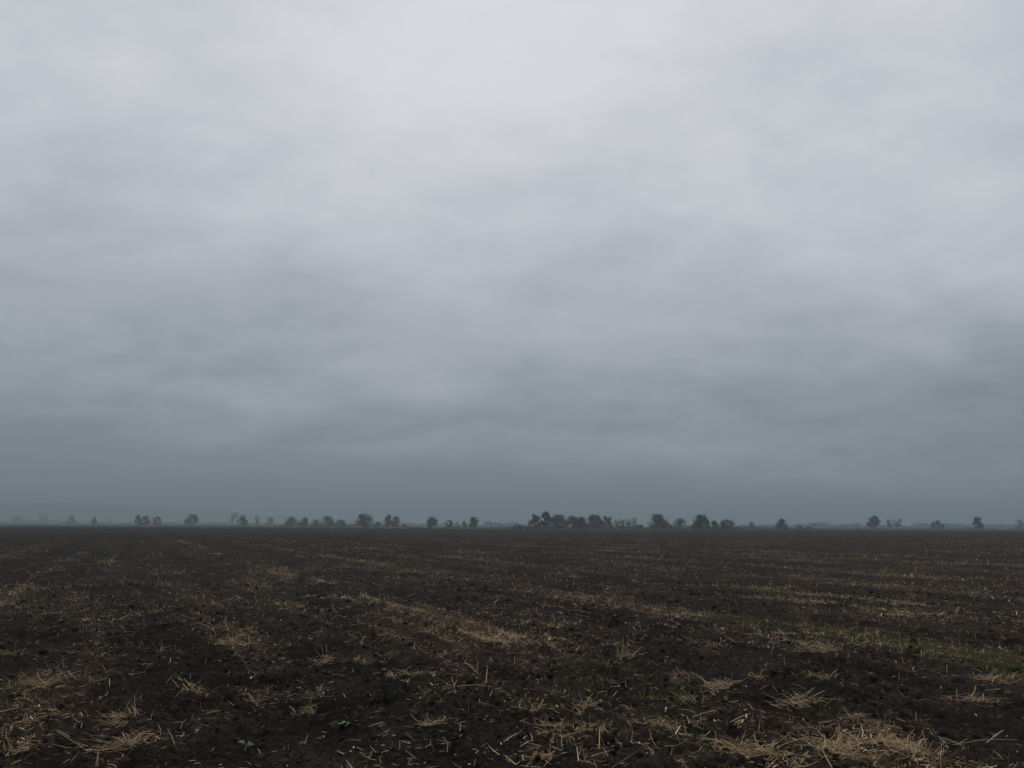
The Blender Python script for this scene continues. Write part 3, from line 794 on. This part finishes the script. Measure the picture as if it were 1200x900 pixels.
def single_stalk(p0, p1, h_px, bright, seed, label):
    """a stalk lying from pixel p0 to p1 on the ground, or standing h_px tall at p0"""
    g = np.random.default_rng(seed)
    A = on_ground(*p0); D = float(np.hypot(*A))
    if p1 is None:
        hgt = h_px / F * D
        end = np.array([g.normal(0, 0.12) * hgt, g.normal(0, 0.1) * hgt, hgt])
    else:
        B = on_ground(*p1)
        end = np.array([B[0] - A[0], B[1] - A[1], 0.03 + h_px / F * D])
        end[1] *= 0.55
    s = np.linspace(0, 1, 6)[:, None]
    ln = np.linalg.norm(end)
    pts = s * end + g.normal(0, 0.005, (6, 3)) * ln + np.array([0, 0, 0.03 * ln]) * np.sin(s * 3.14) * (p1 is not None)
    pts[:, 2] += 0.008
    V, f = tube(pts, 0.0034 * np.array([1, 1, 1.1, 1, 0.9, 0.6]), 5)
    o = link('straw_stalk', mesh_from('straw_stalk', V, f, M_STRAW, True, np.full(len(V), bright)), None, (A[0], A[1], ground_z(A) + 0.004))
    tag(o, label, 'straw stalk', 'single straw stalks on the near field')
STALK_LIST = [
 ((15, 848), (32, 862), 4, .45, 'thin dark stalk lying above the bottom left corner'),
 ((158, 843), None, 18, .55, 'thin stalk rising from the long flat heap at lower left'),
 ((242, 845), (251, 854), 3, .60, 'short pale stalk lying on bare soil left of the straw arch'),
 ((432, 862), (450, 864), 1, .62, 'short flat stalk right of the bright green seedling'),
 ((468, 888), None, 10, .66, 'short upright stub beside the flat green seedling'),
 ((560, 794), (545, 785), 5, .62, 'left arm of the straw V right of the twin tufts'),
 ((559, 794), None, 15, .66, 'upright arm of the straw V right of the twin tufts'),
 ((569, 812), (572, 797), 8, .60, 'leaning stalk between the straw V and the long flat stalk'),
 ((535, 810), (576, 823), 2, .56, 'long flat stalk lying below the straw V'),
 ((603, 776), None, 8, .68, 'short bright stub alone above the centre'),
 ((524, 887), None, 11, .78, 'bright stubby straw piece near the bottom, left of centre'),
 ((590, 878), (606, 873), 2, .68, 'golden stalk lying flat near the bottom at centre'),
 ((658, 884), None, 13, .92, 'whitest upright stub, right of bottom centre'),
 ((645, 888), None, 9, .62, 'short stub left of the whitest upright stub'),
 ((702, 886), (700, 866), 10, .62, 'tall thin upright stalk below the brown tangle'),
 ((812, 848), (842, 850), 4, .66, 'golden stalk lying flat above the dull tangle'),
 ((856, 862), (878, 857), 3, .66, 'bent stalk lying right of the golden flat one'),
 ((840, 879), None, 17, .62, 'upright stalk above the large bottom heap'),
 ((910, 882), (943, 873), 3, .50, 'long dark stalk between the large heap and golden clump'),
 ((984, 882), None, 20, .66, 'tall upright stalk standing out of the bushy golden clump'),
 ((955, 855), (981, 863), 3, .62, 'pale stalk lying behind the golden clump'),
 ((968, 878), (960, 868), 4, .74, 'short bright stalk just left of the golden clump'),
 ((1048, 857), None, 10, .66, 'short stub above the long drooping heap'),
 ((1074, 852), None, 9, .76, 'small bright pair of stubs on bare soil at right'),
 ((1157, 875), (1168, 866), 4, .72, 'lone pale stalk lying near the bottom right corner'),
 ((1118, 884), (1200, 890), 3, .42, 'longest dark stalk lying along the bottom right edge'),
 ((1054, 772), (1060, 778), 3, .88, 'bright short straw piece on bare soil below the green strip'),
 ((1110, 790), None, 8, .85, 'bright stub left of the tuft by the right edge'),
 ((1122, 824), None, 10, .72, 'stub at the left end of the thin pale straw line'),
 ((870, 741), None, 14, .50, 'dark upright stalk on the green strip'),
]
for i, (p0, p1, h, br, lab) in enumerate(STALK_LIST):
    single_stalk(p0, p1, h, br, 500 + i, lab)

def weed_leaf(L, Wd, droop):
    s = np.linspace(0, 1, 6)
    w = Wd * np.sin(np.pi * (0.08 + 0.90 * s)) ** 0.8
    z = 0.35 * L * np.sin(s * 2.2) * (1 - droop) - droop * 0.15 * L * s ** 2
    V = []
    for i in range(6):
        V += [(s[i] * L, -w[i], z[i] + 0.12 * w[i]), (s[i] * L, 0, z[i] - 0.1 * w[i]), (s[i] * L, w[i], z[i] + 0.12 * w[i])]
    f = [[i * 3 + j, i * 3 + 3 + j, i * 3 + 4 + j, i * 3 + 1 + j] for i in range(5) for j in range(2)]
    return np.array(V), np.array(f)
def seedling(px, py, w_px, n, mat, wide, seed, label):
    g = np.random.default_rng(seed)
    P = on_ground(px, py); D = float(np.hypot(*P)); L = w_px / F * D / 2
    root = link('seedling', None, loc=(P[0], P[1], ground_z(P) + 0.012))
    tag(root, label, 'seedling', 'green seedlings on the near field')
    V, f = weed_leaf(L, L * wide, 0.3)
    me = mesh_from('leaf', V, f, mat, True)
    me2 = mesh_from('leaf', *weed_leaf(L * 0.8, L * wide, 0.0), mat, True)
    for k in range(n):
        sc = g.uniform(0.75, 1.1)
        link('leaf', me if k % 2 else me2, root, (0, 0, 0.004 * k), (g.normal(0, .25), -g.uniform(0.0, 0.75), 6.283 * k / n + g.normal(0, .25)), (sc,) * 3)
seedling(405, 861, 18, 9, M_WEED, .34, 601, 'bright green leafy seedling alone on bare soil, left of centre')
seedling(476, 889, 17, 6, M_WEED2, .28, 602, 'low flat green seedling at the bottom edge')
seedling(670, 834, 20, 7, M_WEED2, .15, 603, 'star-shaped green seedling with narrow leaves, right of centre')
seedling(638, 872, 13, 5, M_WEED2, .25, 604, 'small bluish-green seedling left of the whitest stub')
seedling(716, 888, 16, 7, M_WEED2, .25, 605, 'low green seedling near the bottom, right of the tall thin stalk')
seedling(288, 878, 20, 7, M_WEED2, .22, 606, 'dull yellow-green weed near the bottom, left')

# ------------------------------------------------------------------ haze: the damp air over the plain
def haze():
    m = bpy.data.materials.new('haze'); m.use_nodes = True
    nt = m.node_tree; nt.nodes.clear()
    out = nt.nodes.new('ShaderNodeOutputMaterial')
    v = nt.nodes.new('ShaderNodeVolumePrincipled')
    v.inputs['Color'].default_value = (0.40, 0.485, 0.54, 1)
    v.inputs['Density'].default_value = 0.00058
    v.inputs['Anisotropy'].default_value = 0.0
    nt.links.new(v.outputs[0], out.inputs['Volume'])
    s, z0, z1 = 9200.0, -6.0, 118.0
    V = [(x, y, z) for z in (z0, z1) for y in (-s, s) for x in (-s, s)]
    f = [(0, 2, 3, 1), (4, 5, 7, 6), (0, 1, 5, 4), (1, 3, 7, 5), (3, 2, 6, 7), (2, 0, 4, 6)]
    tag(link('haze', mesh_from('haze', V, f, m)), 'damp grey haze over the whole plain', 'haze', kind='stuff')
haze()
